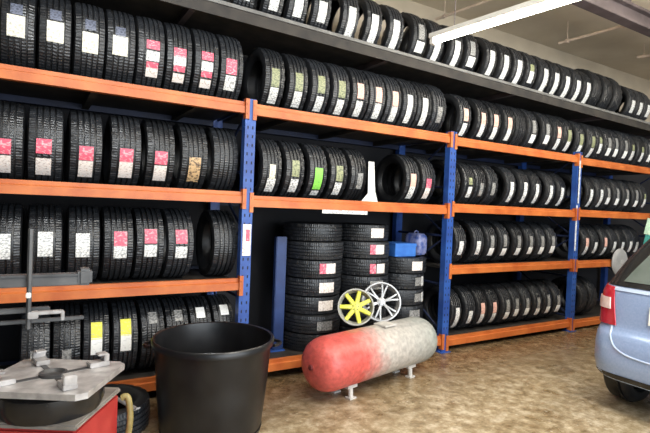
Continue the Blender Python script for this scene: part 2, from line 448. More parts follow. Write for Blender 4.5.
def add_tyre(loc, rot, Ro, w, style, label, group, spin=0):
    carc, tr = tyre_meshes(Ro, w)
    o = link('tyre', carc, None, loc, rot); tag(o, label, 'tyre', group)
    link('tread', tr, o, (0, 0, 0), (spin, 0, 0))
    dxr = random.uniform(-.04, .04)
    for nm, mt, a0, a1, wf, lab in ST[style][1]:
        me = patch(Ro, a0, a1, round(wf*w*(1 if w > .21 or rot[1] else .84), 3), .0005, mt, round(dxr*w, 2))
        c = link(nm, me, o, (0, 0, 0), (random.uniform(-.05, .05), 0, 0)); c['label'] = lab
    return o

ORD = ['first','second','third','fourth','fifth','sixth','seventh','eighth','ninth','tenth','eleventh','twelfth','thirteenth',
       'fourteenth','fifteenth','sixteenth','seventeenth','eighteenth','nineteenth','twentieth','twenty-first','twenty-second',
       'twenty-third','twenty-fourth','twenty-fifth','twenty-sixth']
BAY = ['left bay', 'second bay', 'third bay', 'far bay']
SH = {'A': 'upper shelf', 'B': 'middle shelf', 'C': 'lower shelf', 'D': 'bottom beam'}
def relax(xs, mg):
    xs = list(xs)
    for _ in range(60):
        for i in range(len(xs)-1):
            g = xs[i+1]-xs[i]
            if g < mg: d = (mg-g)/2; xs[i] -= d; xs[i+1] += d
    return xs
ROWS = {
 'A0': (.335, .212, [(-.14,'cream'),(.09,'cream'),(.32,'cream'),(.54,'cream'),(.77,'pwp'),(1.0,'pwp'),(1.25,'pwp'),(1.46,'pwc')]),
 'A1': (.315, .205, [(1.80,'olive'),(2.05,'olive'),(2.28,'olive'),(2.51,'olive'),(2.74,'peach'),(2.96,'peach'),(3.19,'peach'),(3.43,'long'),(3.66,'long'),(3.87,'dim')]),
 'A2': (.300, .195, [(4.23,'peach'),(4.52,'peach'),(4.75,'peach'),(5.0,'peach'),(5.23,'none'),(5.46,'lowwhite'),(5.76,'lowwhite'),(6.0,'peach'),(6.22,'olive')]),
 'A3': (.300, .195, [(6.52,'olive'),(6.79,'olive'),(7.01,'gw'),(7.22,'lowwhite'),(7.44,'lowwhite'),(7.67,'lowwhite'),(7.9,'gw'),(8.18,'gw'),(8.41,'lowwhite')]),
 'B0': (.300, .228, [(-.21,'pw'),(.04,'pw'),(.30,'pw'),(.58,'pw'),(.84,'pw'),(1.11,'tan'),(1.38,'none')]),
 'B1': (.290, .200, [(1.80,'cw'),(2.04,'olive'),(2.29,'green'),(2.53,'olive'),(2.76,'dim'),(3.47,'peach'),(3.70,'pw')]),
 'B2': (.275, .180, [(4.10,'none'),(4.34,'gw'),(4.54,'dim'),(4.74,'dim'),(5.08,'long'),(5.34,'long'),(5.61,'long'),(5.88,'long'),(6.15,'long')]),
 'B3': (.275, .180, [(6.52,'long'),(6.83,'long'),(7.06,'long'),(7.27,'lowwhite'),(7.53,'lowwhite'),(7.79,'lowwhite'),(8.06,'lowwhite'),(8.31,'gw')]),
 'C0': (.300, .222, [(-.20,'whiteup'),(.05,'whiteup'),(.31,'whiteup'),(.55,'pwup'),(.78,'pwup'),(1.01,'pwup'),(1.40,'none')]),
 'C2': (.270, .180, [(4.24,'white'),(4.54,'white'),(4.77,'lowwhite'),(5.01,'lowwhite'),(5.28,'lowwhite'),(5.52,'lowwhite'),(5.75,'lowwhite'),(5.98,'lowwhite')]),
 'C3': (.270, .180, [(6.78,'peach'),(7.01,'white'),(7.25,'peach'),(7.49,'white'),(7.73,'white'),(7.95,'white'),(8.16,'white')]),
 'D0': (.290, .190, [(.01,'dim'),(.22,'dim'),(.41,'yellow'),(.62,'yellow'),(.84,'dimtop'),(1.04,'dimtop'),(1.25,'whitetop'),(1.46,'whitetop')]),
 'D2': (.270, .172, [(4.22,'long'),(4.46,'white'),(4.66,'peach'),(4.88,'peach'),(5.10,'lowwhite'),(5.30,'lowwhite'),(5.50,'lowwhite'),(5.72,'lowwhite'),(5.94,'lowwhite'),(6.16,'lowwhite')]),
 'D3': (.285, .180, [(6.80,'none'),(7.02,'none')]),
}
for key, (Ro, w, lst) in ROWS.items():
    lv, k = key[0], int(key[1])
    xs = [x for x, _ in lst]
    for _ in range(4):
        xs = [min(max(x, posts[k]+.03+w/2), posts[k+1]-.03-w/2) for x in relax(xs, w+.010)]
    for i in range(len(xs)-2, -1, -1): xs[i] = min(xs[i], xs[i+1]-w-.009)
    zt = BEAM[(lv, k)] + .023
    for i, (x, (_, st)) in enumerate(zip(xs, lst)):
        lab = f'black tyre with {ST[st][0]}, {ORD[i]} from left on {SH[lv]}, {BAY[k]}'
        if len(lab.split()) > 16: lab = lab.replace('black ', '')
        if len(lab.split()) > 16: lab = lab.replace('far right bay', 'far bay')
        add_tyre((x, .045+Ro+random.uniform(-.008, .012), zt+Ro+.0015), (0, 0, R(random.uniform(-1.2, 1.2))), Ro, w, st, lab,
                 f'tyres on the {SH[lv]} of the {BAY[k]}', random.uniform(0, 6))
TX = [1.26, 1.50, 1.77, 2.01, 2.26, 2.58, 2.87, 3.15, 3.47, 3.73, 4.02, 4.28, 4.60, 4.86, 5.11, 5.36, 5.62, 5.86, 6.11, 6.36, 6.60, 6.84, 7.12, 7.39, 7.80, 8.02, 8.25]
TS = ['white','white','white','white','white','long','long','long','lowwhite','long','long','lowwhite','long','long','long','gw','long','long','long','long','long','none','none','none','white','white','white']
for i, (x, st) in enumerate(zip(relax(TX, .212), TS)):
    Ro = .30 if i < 21 or i > 23 else .335
    add_tyre((x, .03+Ro, hz(x)-.008+Ro), (0, R(1.1), R(random.uniform(-1, 1))), Ro, .198, st,
             f'black tyre with {ST[st][0]}, {ORD[i] if i < 26 else "last"} from left on the grey high shelf', 'tyres on the high shelf', random.uniform(0, 6))
# flat stacks in the second bay
def stack(cx, cy, z0, Ro, w, styles, which):
    n = len(styles)
    for i, st in enumerate(styles):
        pos = 'bottom' if i == 0 else ('topmost' if i == n-1 else ORD[i] + ' from bottom')
        add_tyre((cx+random.uniform(-.004, .004), cy+random.uniform(-.02, .02), z0+w/2+i*(w+.001)), (0, pi/2, 0), Ro, w, st,
                 f'flat tyre with {ST[st][0]}, {pos} in the {which} stack', f'flat tyres in the {which} stack', random.uniform(0, 6))
zd = BEAM[('D', 1)] + .0235
stack(2.435, .37, zd, .305, .178, ['s_none','s_g','s_w','s_w','s_pw','s_none','s_none'], 'left')
stack(3.046, .37, zd, .298, .178, ['s_none','s_none','s_none','s_g','s_pw','s_pw','s_w'], 'middle')
stack(3.622, .36, zd, .262, .178, ['s_none','s_g','s_edge','s_edge','s_w'], 'right')
# leaning white paper
M['plainpaper'] = noise_mat('plain_white_paper', (.74, .75, .74), (.82, .83, .82), 8, .6)
bm = bmesh.new()
pts = [(-.02, .40), (.05, .40), (.06, .10), (.09, .0), (-.11, .0), (-.03, .08)]
def yz(z): return .0 + .03*(z/.4)
f = [bm.verts.new((x, yz(z), z)) for x, z in pts]; g = [bm.verts.new((x, yz(z)+.002, z)) for x, z in pts]
bm.faces.new(f); bm.faces.new(g[::-1])
for i in range(6): bm.faces.new((f[i], g[i], g[(i+1) % 6], f[(i+1) % 6]))
tag(obj('paper_sheet', bm, M['plainpaper'], None, (2.86, -.015, BEAM[('B',1)]+BH/2+.001), smooth=False), 'tall white paper sheet standing on the middle shelf of the second bay', 'paper')
# blue box on the right stack, blue post
M['bluebox'] = noise_mat('bright_blue_card', (.03, .14, .52), (.05, .20, .62), 9, .55)
M['lilac'] = noise_mat('blue_lilac_film', (.05, .10, .34), (.30, .32, .52), 22, .35)
zs = zd + 5*.179 + .002
root = thing('cardboard_box', 'bright blue box lying on top of the right tyre stack', 'box', (3.54, .36, zs))
bm = bmesh.new(); box(bm, (0, 0, .07), (.30, .30, .14)); obj('carton', bm, M['bluebox'], root, bevel=.004)
bm = bmesh.new(); box(bm, (0, 0, .143), (.305, .305, .006)); box(bm, (0, -.153, .125), (.305, .004, .03)); obj('lid', bm, M['bluebox'], root, smooth=False)
root = thing('wrapped_parcel', 'lilac blue film wrapped parcel beside the bright blue box', 'parcel', (3.80, .34, zs), (0, 0, .15))
bm = bmesh.new(); bmesh.ops.create_icosphere(bm, subdivisions=4, radius=1)
for v in bm.verts:
    c = v.co.copy()
    for i, h in enumerate((.085, .12, .13)): c[i] = math.copysign(abs(c[i])**.45, c[i])*h*(1+.03*sin(23*c[2]+9*c[0]))
    v.co = c + Vector((0, 0, .129))
obj('wrap', bm, M['lilac'], root)
bm = bmesh.new(); tube(bm, [(-.03, 0, .245), (-.03, 0, .275), (0, 0, .285), (.03, 0, .275), (.03, 0, .245)], .008, 8); obj('twisted_top', bm, M['lilac'], root)
M['navy'] = noise_mat('navy_post_paint', (.012, .03, .11), (.02, .05, .17), 6, .45)  # post blue darkened to hold the shadow it stands in
root = thing('steel_post', 'short blue steel post standing left of the tyre stacks', 'post', (2.035, .30, zd))
bm = bmesh.new(); box(bm, (0, 0, .56), (.11, .06, 1.10)); obj('shaft', bm, M['navy'], root, bevel=.006)
bm = bmesh.new(); box(bm, (-.01, 0, .006), (.15, .10, .012)); obj('foot_plate', bm, M['blue'], root, smooth=False)

# ------------------------------------------------------------------ air tank
def tank_mat():
    m, nt, b = new_mat('red_and_grey_tank_paint'); LK = nt.links
    tc = N(nt, 'ShaderNodeTexCoord'); sx = N(nt, 'ShaderNodeSeparateXYZ'); LK.new(tc.outputs['Object'], sx.inputs[0])
    no = N(nt, 'ShaderNodeTexNoise', inp={'Scale': 5, 'Detail': 5, 'Roughness': .65}); LK.new(tc.outputs['Object'], no.inputs['Vector'])
    mu = N(nt, 'ShaderNodeMath', operation='MULTIPLY_ADD', inp={1: .45, 2: -.22}); LK.new(no.outputs['Fac'], mu.inputs[0])
    ad = N(nt, 'ShaderNodeMath', operation='ADD'); LK.new(sx.outputs['X'], ad.inputs[0]); LK.new(mu.outputs[0], ad.inputs[1])
    mr = N(nt, 'ShaderNodeMapRange', inp={1: -.80, 2: .80, 3: 0, 4: 1}); LK.new(ad.outputs[0], mr.inputs[0])
    r = ramp(nt, [(0, (.56, .10, .085)), (.27, (.58, .095, .08)), (.36, (.52, .24, .21)), (.47, (.46, .42, .38)), (.75, (.40, .39, .36)), (1, (.25, .29, .27))])
    LK.new(mr.outputs[0], r.inputs['Fac'])
    n2 = N(nt, 'ShaderNodeTexNoise', inp={'Scale': 26, 'Detail': 4}); LK.new(tc.outputs['Object'], n2.inputs['Vector'])
    mr2 = N(nt, 'ShaderNodeMapRange', inp={1: .3, 2: .7, 3: .78, 4: 1.2}); LK.new(n2.outputs['Fac'], mr2.inputs[0])
    sc = N(nt, 'ShaderNodeVectorMath', operation='SCALE'); LK.new(r.outputs['Color'], sc.inputs[0]); LK.new(mr2.outputs[0], sc.inputs['Scale'])
    LK.new(sc.outputs[0], b.inputs['Base Color'])
    b.inputs['Roughness'].default_value = .38
    bp = N(nt, 'ShaderNodeBump', inp={'Strength': .22, 'Distance': .02}); LK.new(n2.outputs['Fac'], bp.inputs['Height']); LK.new(bp.outputs['Normal'], b.inputs['Normal'])
    return m
M['maroon'] = noise_mat('dark_maroon_paint', (.10, .02, .02), (.18, .04, .04), 10, .4)
ax = Vector((3.374-1.963, -.359+.681, 0)); cen = Vector((2.625, -.50, 0))
tz, tr_ = .305, .218
tank = thing('air_tank', 'horizontal air tank with red left end and grey body on small feet', 'tank', cen, (0, 0, math.atan2(ax.y, ax.x)))
hl = .76
prof = [(-hl-.012, .0005), (-hl-.009, .06), (-hl+.004, .12), (-hl+.03, .168), (-hl+.07, .20), (-hl+.12, tr_-.003), (-hl+.16, tr_+.002), (-.2, tr_+.001), (.2, tr_+.001)]
prof += [(-a, r) for a, r in reversed(prof[:7])]
bm = bmesh.new(); revolve(bm, prof, 'X', 48); 
for v in bm.verts: v.co.z += tz
obj('tank_shell', bm, tank_mat(), tank, sharp=60)
M['paleiron'] = noise_mat('pale_grey_bracket', (.50, .48, .45), (.66, .64, .60), 12, .5)
for s in (-.40, .42):
    for e in (-1, 1):
        bm = bmesh.new()
        tube(bm, [(s, e*.07, tz-.195), (s, e*.085, .07), (s, e*.09, .006)], .022, 10, rb=[.026, .022, .020])
        box(bm, (s, e*.09, .006), (.075, .06, .012)); box(bm, (s, e*.08, tz-.20), (.11, .06, .03))
        obj('foot', bm, M['paleiron'], tank)
bm = bmesh.new(); tube(bm, [(-hl-.028, 0, tz), (-hl-.008, 0, tz)], .02, 12); obj('end_plug', bm, M['maroon'], tank)
for s in (-.14, .10):
    bm = bmesh.new(); box(bm, (s, -.02, tz+tr_+.006), (.16, .14, .016)); obj('saddle_plate', bm, M['paleiron'], tank, bevel=.003) if s > 0 else bm.free()

# ------------------------------------------------------------------ alloy wheels
M['alloy'] = noise_mat('silver_alloy', (.42, .42, .42), (.60, .60, .60), 10, .35, metal=.55)
M['dirtyalloy'] = noise_mat('dull_alloy', (.34, .34, .31), (.52, .51, .46), 14, .45, metal=.35)
M['yellowpaint'] = noise_mat('yellow_spoke_paint', (.66, .66, .06), (.80, .80, .18), 10, .45)
M['darkmetal'] = noise_mat('dark_iron', (.03, .03, .032), (.07, .07, .07), 9, .5)
def alloy(name, parent, Rr, w, nsp, rim_m, spoke_m, cap_m, twin=False):
    """axis along y, face toward -y, centred on the parent's origin"""
    bm = bmesh.new()
    pr = [(-.5, .93), (-.5, 1.0), (-.44, 1.0), (-.40, .93), (-.15, .86), (.25, .86), (.42, .93), (.46, 1.0), (.5, 1.0), (.5, .92), (.40, .88), (.25, .80), (-.15, .80), (-.38, .88)]
    revolve(bm, [(a*w, r*Rr) for a, r in pr], 'Y', 48, closed=True)
    rim = obj('rim', bm, rim_m, parent)
    for k in range(nsp):
        a0 = 2*pi*k/nsp + .2
        for da in ((-.16, .16) if twin else (0,)):
            bm = bmesh.new(); n = 5; ring = []
            for i in range(n):
                t = i/(n-1); r = Rr*(.16 + .72*t); a = a0 + da*(.35+.65*t)
                hw = Rr*((.13-.02*t) if not twin else .055); y = -w*(.34 + .10*sin(pi*t*.5) - .06*t)
                c = Vector((r*sin(a), 0, r*cos(a))); s = Vector((cos(a), 0, -sin(a)))
                ring.append([bm.verts.new(c + s*e*hw + Vector((0, y+dy, 0))) for e, dy in ((-1, .004), (-.6, -.006), (.6, -.006), (1, .004), (.7, .03), (-.7, .03))])
            for i in range(n-1):
                for j in range(6): bm.faces.new((ring[i][j], ring[i][(j+1) % 6], ring[i+1][(j+1) % 6], ring[i+1][j]))
            bm.faces.new(ring[0]); bm.faces.new(ring[-1][::-1])
            obj('spoke', bm, spoke_m, parent)
    bm = bmesh.new(); revolve(bm, [(-w*.30, .001), (-w*.30, Rr*.20), (-w*.36, Rr*.23), (-w*.42, Rr*.19), (-w*.43, Rr*.09), (-w*.44, .001)], 'Y', 24)
    h = obj('hub', bm, cap_m, parent)
    bm = bmesh.new()
    for k in range(5):
        a = 2*pi*k/5; tube(bm, [(Rr*.15*sin(a), -w*.40, Rr*.15*cos(a)), (Rr*.15*sin(a), -w*.445, Rr*.15*cos(a))], Rr*.03, 6)
    obj('lug_holes', bm, M['darkmetal'], h)
wl = thing('alloy_wheel', 'dull alloy wheel with yellow spokes, leaning on top of the air tank', 'wheel', (2.57, -.245, .645), (R(-14), 0, R(-32)), 'loose alloy wheels on the tank')
alloy('a', wl, .168, .15, 7, M['dirtyalloy'], M['yellowpaint'], M['yellowpaint'])
wl = thing('alloy_wheel', 'silver multi-spoke alloy wheel on top of the air tank', 'wheel', (2.955, -.125, .645), (R(-14), 0, R(-30)), 'loose alloy wheels on the tank')
alloy('b', wl, .192, .15, 6, M['alloy'], M['alloy'], M['alloy'], True)

# ------------------------------------------------------------------ black tub
M['blackplastic'] = noise_mat('black_plastic', (.004, .004, .005), (.013, .013, .014), 5, .34, bump=.08)
tub = thing('plastic_tub', 'large round black plastic tub standing on the floor', 'tub', (1.075, -.690, 0))
bm = bmesh.new()
pr = [(.012, .001), (.012, .335), (.05, .345), (.30, .372), (.58, .392), (.60, .396), (.60, .412), (.635, .415), (.645, .405), (.640, .392), (.59, .383), (.30, .358), (.035, .330), (.030, .001)]
pr = [(z, r*1.0) for z, r in pr]
revolve(bm, pr, 'Z', 64)
obj('tub_wall', bm, M['blackplastic'], tub, sharp=50)
bm = bmesh.new(); revolve(bm, [(0, .32), (0, .34), (.03, .347), (.03, .33)], 'Z', 64, closed=True); obj('foot_ring', bm, M['blackplastic'], tub)
for s in (1, -1):
    bm = bmesh.new(); a = R(160 if s > 0 else -20)
    pts = []
    for i in range(9):
        t = (i/8-.5)*.36; rr = .415 + .045*cos(pi*(i/8-.5))
        pts.append((rr*cos(a+t), rr*sin(a+t), .59))
    tube(bm, pts, .012, 8); obj('handle', bm, M['blackplastic'], tub)

# ------------------------------------------------------------------ tyre changer
M['gloss_black'] = noise_mat('gloss_black_trim', (.008, .008, .009), (.016, .016, .017), 6, .22)
M['silver'] = noise_mat('worn_silver_plate', (.30, .285, .28), (.52, .50, .49), 16, .42, metal=.35, bump=.15)
M['red'] = noise_mat('red_cabinet_paint', (.34, .022, .022), (.46, .05, .045), 6, .38)
M['greyarm'] = noise_mat('grey_machine_arm', (.050, .052, .056), (.10, .102, .106), 8, .45)
M['palerim'] = noise_mat('worn_grey_top', (.17, .155, .14), (.30, .275, .25), 12, .5)
ang = R(-31)
ch = thing('tyre_changer', 'red tyre changing machine with silver turntable and grey arm', 'machine', (.075, -1.575, 0), (0, 0, ang))
def loc(x, y):     # world xy -> machine frame
    d = Matrix.Rotation(-ang, 2) @ Vector((x-.075, y+1.575)); return d.x, d.y
cw, cd = .62, .40
FRx, FRy = loc(.150, -1.81)
cxm, cym = FRx-cw/2, FRy+cd/2
bm = bmesh.new(); box(bm, (cxm, cym, .325), (cw, cd, .63)); cab = obj('cabinet', bm, M['red'], ch, bevel=.012)
bm = bmesh.new(); box(bm, (cxm, cym, .651), (cw+.012, cd+.012, .022)); obj('cabinet_top', bm, M['palerim'], ch, bevel=.006)
bm = bmesh.new(); box(bm, (cxm, FRy-.003, .59), (cw-.06, .008, .035)); box(bm, (cxm, FRy-.003, .44), (cw-.06, .008, .12)); obj('front_panel', bm, M['red'], cab, bevel=.003)
bm = bmesh.new(); box(bm, (cxm, cym, .03), (cw+.1, cd+.1, .05)); obj('base', bm, M['darkmetal'], ch, bevel=.006)
for i in range(3):
    bm = bmesh.new(); box(bm, (FRx-.12-i*.12, FRy-.09, .085), (.06, .16, .02)); box(bm, (FRx-.12-i*.12, FRy-.16, .10), (.075, .06, .015)); obj('pedal', bm, M['darkmetal'], ch, bevel=.003)
bm = bmesh.new(); revolve(bm, [(.662, .19), (.70, .205), (.755, .20), (.7745, .15)], 'Z', 32); obj('pedestal', bm, M['gloss_black'], ch)
# turntable: chamfered square plate with raised cross and slots
bm = bmesh.new(); a, c = .235, .035
poly = [(a-c, a), (a, a-c), (a, -a+c), (a-c, -a), (-a+c, -a), (-a, -a+c), (-a, a-c), (-a+c, a)]
A = [bm.verts.new((x, y*.86, .775)) for x, y in poly]; B = [bm.verts.new((x, y*.86, .800)) for x, y in poly]
bm.faces.new(A[::-1]); bm.faces.new(B)
for i in range(8): bm.faces.new((A[i], A[(i+1) % 8], B[(i+1) % 8], B[i]))
tt = obj('turntable', bm, M['silver'], ch, smooth=False)
bm = bmesh.new(); revolve(bm, [(.800, .055), (.812, .055), (.815, .045), (.802, .030), (.802, .001)], 'Z', 28); obj('hub_ring', bm, M['darkmetal'], tt)
for k in range(4):
    rm = Matrix.Rotation(k*pi/2 + pi/4, 3, 'Z')
    bm = bmesh.new(); box(bm, rm @ Vector((.135, 0, .8015)), (.17, .022, .003), rm); obj('slot', bm, M['darkmetal'], tt, smooth=False)
    bm = bmesh.new()
    box(bm, rm @ Vector((.185, 0, .812)), (.085, .055, .022), rm); box(bm, rm @ Vector((.215, 0, .838)), (.022, .05, .034), rm); box(bm, rm @ Vector((.200, 0, .853)), (.045, .045, .008), rm)
    obj('clamp_jaw', bm, M['silver'], tt, bevel=.003)
# column, swing arm, shaft, mount head  (world aligned -> undo machine rotation)
inv = Matrix.Rotation(-ang, 3, 'Z')
def wbox(bm, c, s):
    x, y = loc(c[0], c[1]); box(bm, (x, y, c[2]), s, inv)
bm = bmesh.new(); wbox(bm, (-.62, -1.40, .75), (.12, .12, 1.42)); obj('column', bm, M['greyarm'], ch, bevel=.01)
bm = bmesh.new(); wbox(bm, (-.50, -1.40, .03), (.5, .3, .05)); obj('column_foot', bm, M['darkmetal'], ch, bevel=.006)
bm = bmesh.new(); wbox(bm, (-.19, -1.44, 1.185), (.80, .055, .042)); wbox(bm, (-.19, -1.44, 1.211), (.80, .065, .010)); obj('swing_arm', bm, M['greyarm'], ch, bevel=.004)
bm = bmesh.new(); wbox(bm, (.195, -1.44, 1.20), (.06, .085, .075)); obj('arm_head', bm, M['greyarm'], ch, bevel=.012)
sx_, sy_ = loc(-.022, -1.485)
bm = bmesh.new(); tube(bm, [(sx_, sy_, .985), (sx_, sy_, 1.42)], .0105, 6); obj('hex_shaft', bm, M['greyarm'], ch)
bm = bmesh.new(); wbox(bm, (-.024, -1.505, 1.135), (.020, .02, .022)); o = obj('lock_button', bm, M['lampwhite'], ch, bevel=.003); o['label'] = 'small white button'
bm = bmesh.new(); wbox(bm, (.062, -1.485, 1.052), (.10, .03, .014)); wbox(bm, (-.005, -1.485, 1.045), (.04, .035, .03)); wbox(bm, (.108, -1.485, 1.035), (.014, .04, .04)); obj('mount_head', bm, M['silver'], ch, bevel=.003)
bm = bmesh.new(); wbox(bm, (-.25, -1.42, 1.055), (.62, .03, .022)); obj('helper_arm', bm, M['greyarm'], ch, bevel=.004)
bm = bmesh.new(); wbox(bm, (-.16, -1.40, 1.00), (.72, .022, .016)); obj('bead_press_bar', bm, M['greyarm'], ch, bevel=.003)

# hose, lever
M['yellowhose'] = noise_mat('dirty_yellow_hose', (.22, .17, .055), (.36, .30, .12), 20, .5)
def spline(pts, n=8):
    out = []; P = [Vector(p) for p in pts]
    for i in range(len(P)-1):
        p0, p1, p2, p3 = P[max(i-1, 0)], P[i], P[i+1], P[min(i+2, len(P)-1)]
        for k in range(n):
            t = k/n
            out.append(.5*((2*p1)+(p2-p0)*t+(2*p0-5*p1+4*p2-p3)*t*t+(3*p1-p0-3*p2+p3)*t**3))
    out.append(P[-1]); return [tuple(v) for v in out]
bm = bmesh.new(); tube(bm, spline([(.372, -1.44, .60), (.40, -1.45, .60), (.41, -1.47, .50), (.40, -1.45, .35), (.41, -1.40, .15), (.45, -1.30, .02), (.55, -1.15, .016), (.60, -1.0, .016)]), .015, 10)
hose = tag(obj('air_hose', bm, M['yellowhose'], None), 'dirty yellow air hose hanging beside the red machine cabinet', 'hose')
bm = bmesh.new(); tube(bm, [(.60, -1.0, .016), (.615, -.965, .016)], .018, 10); obj('hose_fitting', bm, M['silver'], hose)
add_tyre((.41, -.37, .1005), (0, pi/2, 0), .31, .20, 's_none', 'black tyre lying flat on the floor between the machine and the tub', 'tyre lying on the floor')  # tyre added to darken a shaded patch of floor
lev = thing('tyre_lever', 'grey steel tyre lever lying on the flat tyre left of the tub', 'lever', (.50, -.47, .215), (0, 0, R(-70)))
bm = bmesh.new(); tube(bm, [(-.20, 0, 0), (0, 0, 0), (.14, 0, 0)], .013, 8); obj('grip', bm, M['silver'], lev)
bm = bmesh.new(); box(bm, (.18, 0, .002), (.10, .034, .010)); box(bm, (.238, 0, .010), (.03, .030, .008), Matrix.Rotation(R(-25), 3, 'Y')); obj('blade', bm, M['silver'], lev, bevel=.002)

# ------------------------------------------------------------------ hub cap and cloth behind the car
M['hubgrey'] = noise_mat('grey_hub_cap', (.30, .30, .30), (.42, .42, .42), 8, .45)
hc = thing('hub_cap', 'round grey hub cap hanging on the lower orange beam behind the car', 'hub cap', (7.42, -.075, .93))
bm = bmesh.new(); revolve(bm, [(-.035, .001), (-.035, .08), (-.030, .15), (-.018, .192), (0, .205), (.012, .20), (.0, .18), (-.01, .001)], 'Y', 40)
obj('cap_disc', bm, M['hubgrey'], hc)
bm = bmesh.new(); revolve(bm, [(-.036, .04), (-.044, .036), (-.046, .001)], 'Y', 24); obj('centre_boss', bm, M['hubgrey'], hc)
bm = bmesh.new(); tube(bm, [(0, .0, .17), (0, -.0, .20), (0, .010, .23)], .004, 6); obj('hook', bm, M['darkmetal'], hc)
M['teal'] = noise_mat('teal_cloth', (.03, .24, .20), (.08, .36, .30), 9, .8)
M['palegreen'] = noise_mat('pale_green_cloth', (.42, .62, .44), (.62, .76, .60), 9, .8)
cl = thing('hanging_cloth', 'teal and pale green cloth hanging from a shelf behind the car', 'cloth', (8.27, -.075, 1.14))
def drape(z0, z1, w0, w1):
    bm = bmesh.new(); nx, nz = 18, 10; g = []
    for j in range(nz+1):
        t = j/nz; z = z0+(z1-z0)*t; w = w0+(w1-w0)*t; row = []
        for i in range(nx+1):
            s = i/nx-.5
            row.append((s*w, .018*sin(s*22+t*2)*(1-.5*t), z + .012*sin(s*9)*(1-t)))
        g.append(row)
    for off, fl in ((-.002, 1), (.002, -1)):
        V = [[bm.verts.new((x, y+off, z)) for x, y, z in r] for r in g]
        for j in range(nz):
            for i in range(nx):
                q = (V[j][i], V[j][i+1], V[j+1][i+1], V[j+1][i]); bm.faces.new(q if fl > 0 else q[::-1])
    return bm
obj('lower_panel', drape(.0, .20, .34, .31), M['teal'], cl)
obj('upper_panel', drape(.20, .46, .31, .22), M['palegreen'], cl)
bm = bmesh.new(); tube(bm, [(0, .0, .455), (0, .01, .50), (0, .03, .515)], .005, 6); obj('hook', bm, M['darkmetal'], cl)

# ------------------------------------------------------------------ car
def carpaint():
    m, nt, b = new_mat('light_blue_car_paint'); LK = nt.links
    tc = N(nt, 'ShaderNodeTexCoord'); no = N(nt, 'ShaderNodeTexNoise', inp={'Scale': 60, 'Detail': 2}); LK.new(tc.outputs['Object'], no.inputs['Vector'])
    r = ramp(nt, [(.3, (.30, .42, .68)), (.7, (.36, .48, .74))]); LK.new(no.outputs['Fac'], r.inputs['Fac']); LK.new(r.outputs['Color'], b.inputs['Base Color'])
    b.inputs['Metallic'].default_value = .25; b.inputs['Roughness'].default_value = .32
    b.inputs['Coat Weight'].default_value = .7; b.inputs['Coat Roughness'].default_value = .08
    return m
M['car'] = carpaint()
M['carseam'] = noise_mat('pale_blue_edge', (.42, .52, .70), (.50, .60, .76), 10, .3)
M['glass'] = noise_mat('grey_green_glass', (.085, .105, .095), (.17, .20, .185), 2.2, .12)
M['redlens'] = noise_mat('red_lens', (.42, .012, .025), (.55, .03, .05), 14, .15, coat=.5)
M['whitelens'] = noise_mat('clear_lens', (.72, .52, .50), (.82, .68, .66), 20, .2)
M['plate'] = noise_mat('white_plate', (.74, .75, .72), (.80, .81, .78), 5, .4)
car = thing('car', 'light blue hatchback parked at the right, seen from its rear corner', 'car', (3.95, -2.43, 0))
NR, NF = 10.0, 4.0
LV = [(.26,.12,3.70,.74),(.275,.05,3.76,.80),(.32,.015,3.80,.835),(.42,.0,3.84,.85),(.55,.005,3.85,.85),(.63,.03,3.82,.85),(.67,.065,3.80,.848),(.70,.080,3.78,.846),(.80,.088,3.62,.845),(.90,.10,3.30,.838),(.985,.115,3.0,.825),(1.02,.135,2.93,.805)]
LG = [(1.02,.125,2.90,.80),(1.10,.205,2.70,.785),(1.20,.325,2.47,.765),(1.30,.46,2.26,.735),(1.40,.61,2.05,.70),(1.44,.68,1.97,.68)]
LR = [(1.44,.65,1.98,.69),(1.465,.645,1.94,.685),(1.49,.70,1.88,.65),(1.51,.79,1.78,.58),(1.522,.92,1.6,.46),(1.526,1.05,1.45,.30)]
def lev_at(z, T):
    for a, b in zip(T, T[1:]):
        if a[0] <= z <= b[0]:
            t = (z-a[0])/(b[0]-a[0]); return tuple(a[i]+(b[i]-a[i])*t for i in range(1, 4))
    return T[-1][1:] if z > T[-1][0] else T[0][1:]
def shell(T, sub=3, seg=180):
    bm = bmesh.new(); zs = []
    for a, b in zip(T, T[1:]):
        for k in range(sub): zs.append(a[0]+(b[0]-a[0])*k/sub)
    zs.append(T[-1][0]); rings = []
    for z in zs:
        xr, xf, hw = lev_at(z, T); cx, hl = (xr+xf)/2, (xf-xr)/2; ring = []
        for k in range(seg):
            t = 2*pi*(k+.5)/seg; c, s = cos(t), sin(t)
            n = NR if c < 0 else NF
            ring.append(bm.verts.new((cx+hl*math.copysign(abs(c)**(2/n), c), hw*math.copysign(abs(s)**(2/n), s), z)))
        rings.append(ring)
    for A, B in zip(rings, rings[1:]):
        for k in range(seg): bm.faces.new((A[k], A[(k+1) % seg], B[(k+1) % seg], B[k]))
    bm.faces.new(rings[0][::-1]); bm.faces.new(rings[-1])
    return bm
obj('body', shell(LV), M['car'], car, sharp=30)
obj('cabin', shell(LG), M['gloss_black'], car, sharp=30)
obj('roof', shell(LR), M['car'], car, sharp=30)
def rear_pt(y, z, T, off):
    xr, xf, hw = lev_at(z, T); cx, hl = (xr+xf)/2, (xf-xr)/2
    q = min(abs(y)/hw, .978); y = math.copysign(q*hw, y)
    x = cx - hl*(1-q**NR)**(1/NR)
    k = 1 + off/hl
    return Vector((cx+(x-cx)*k - off*.3, y*(1+off/hw), z))
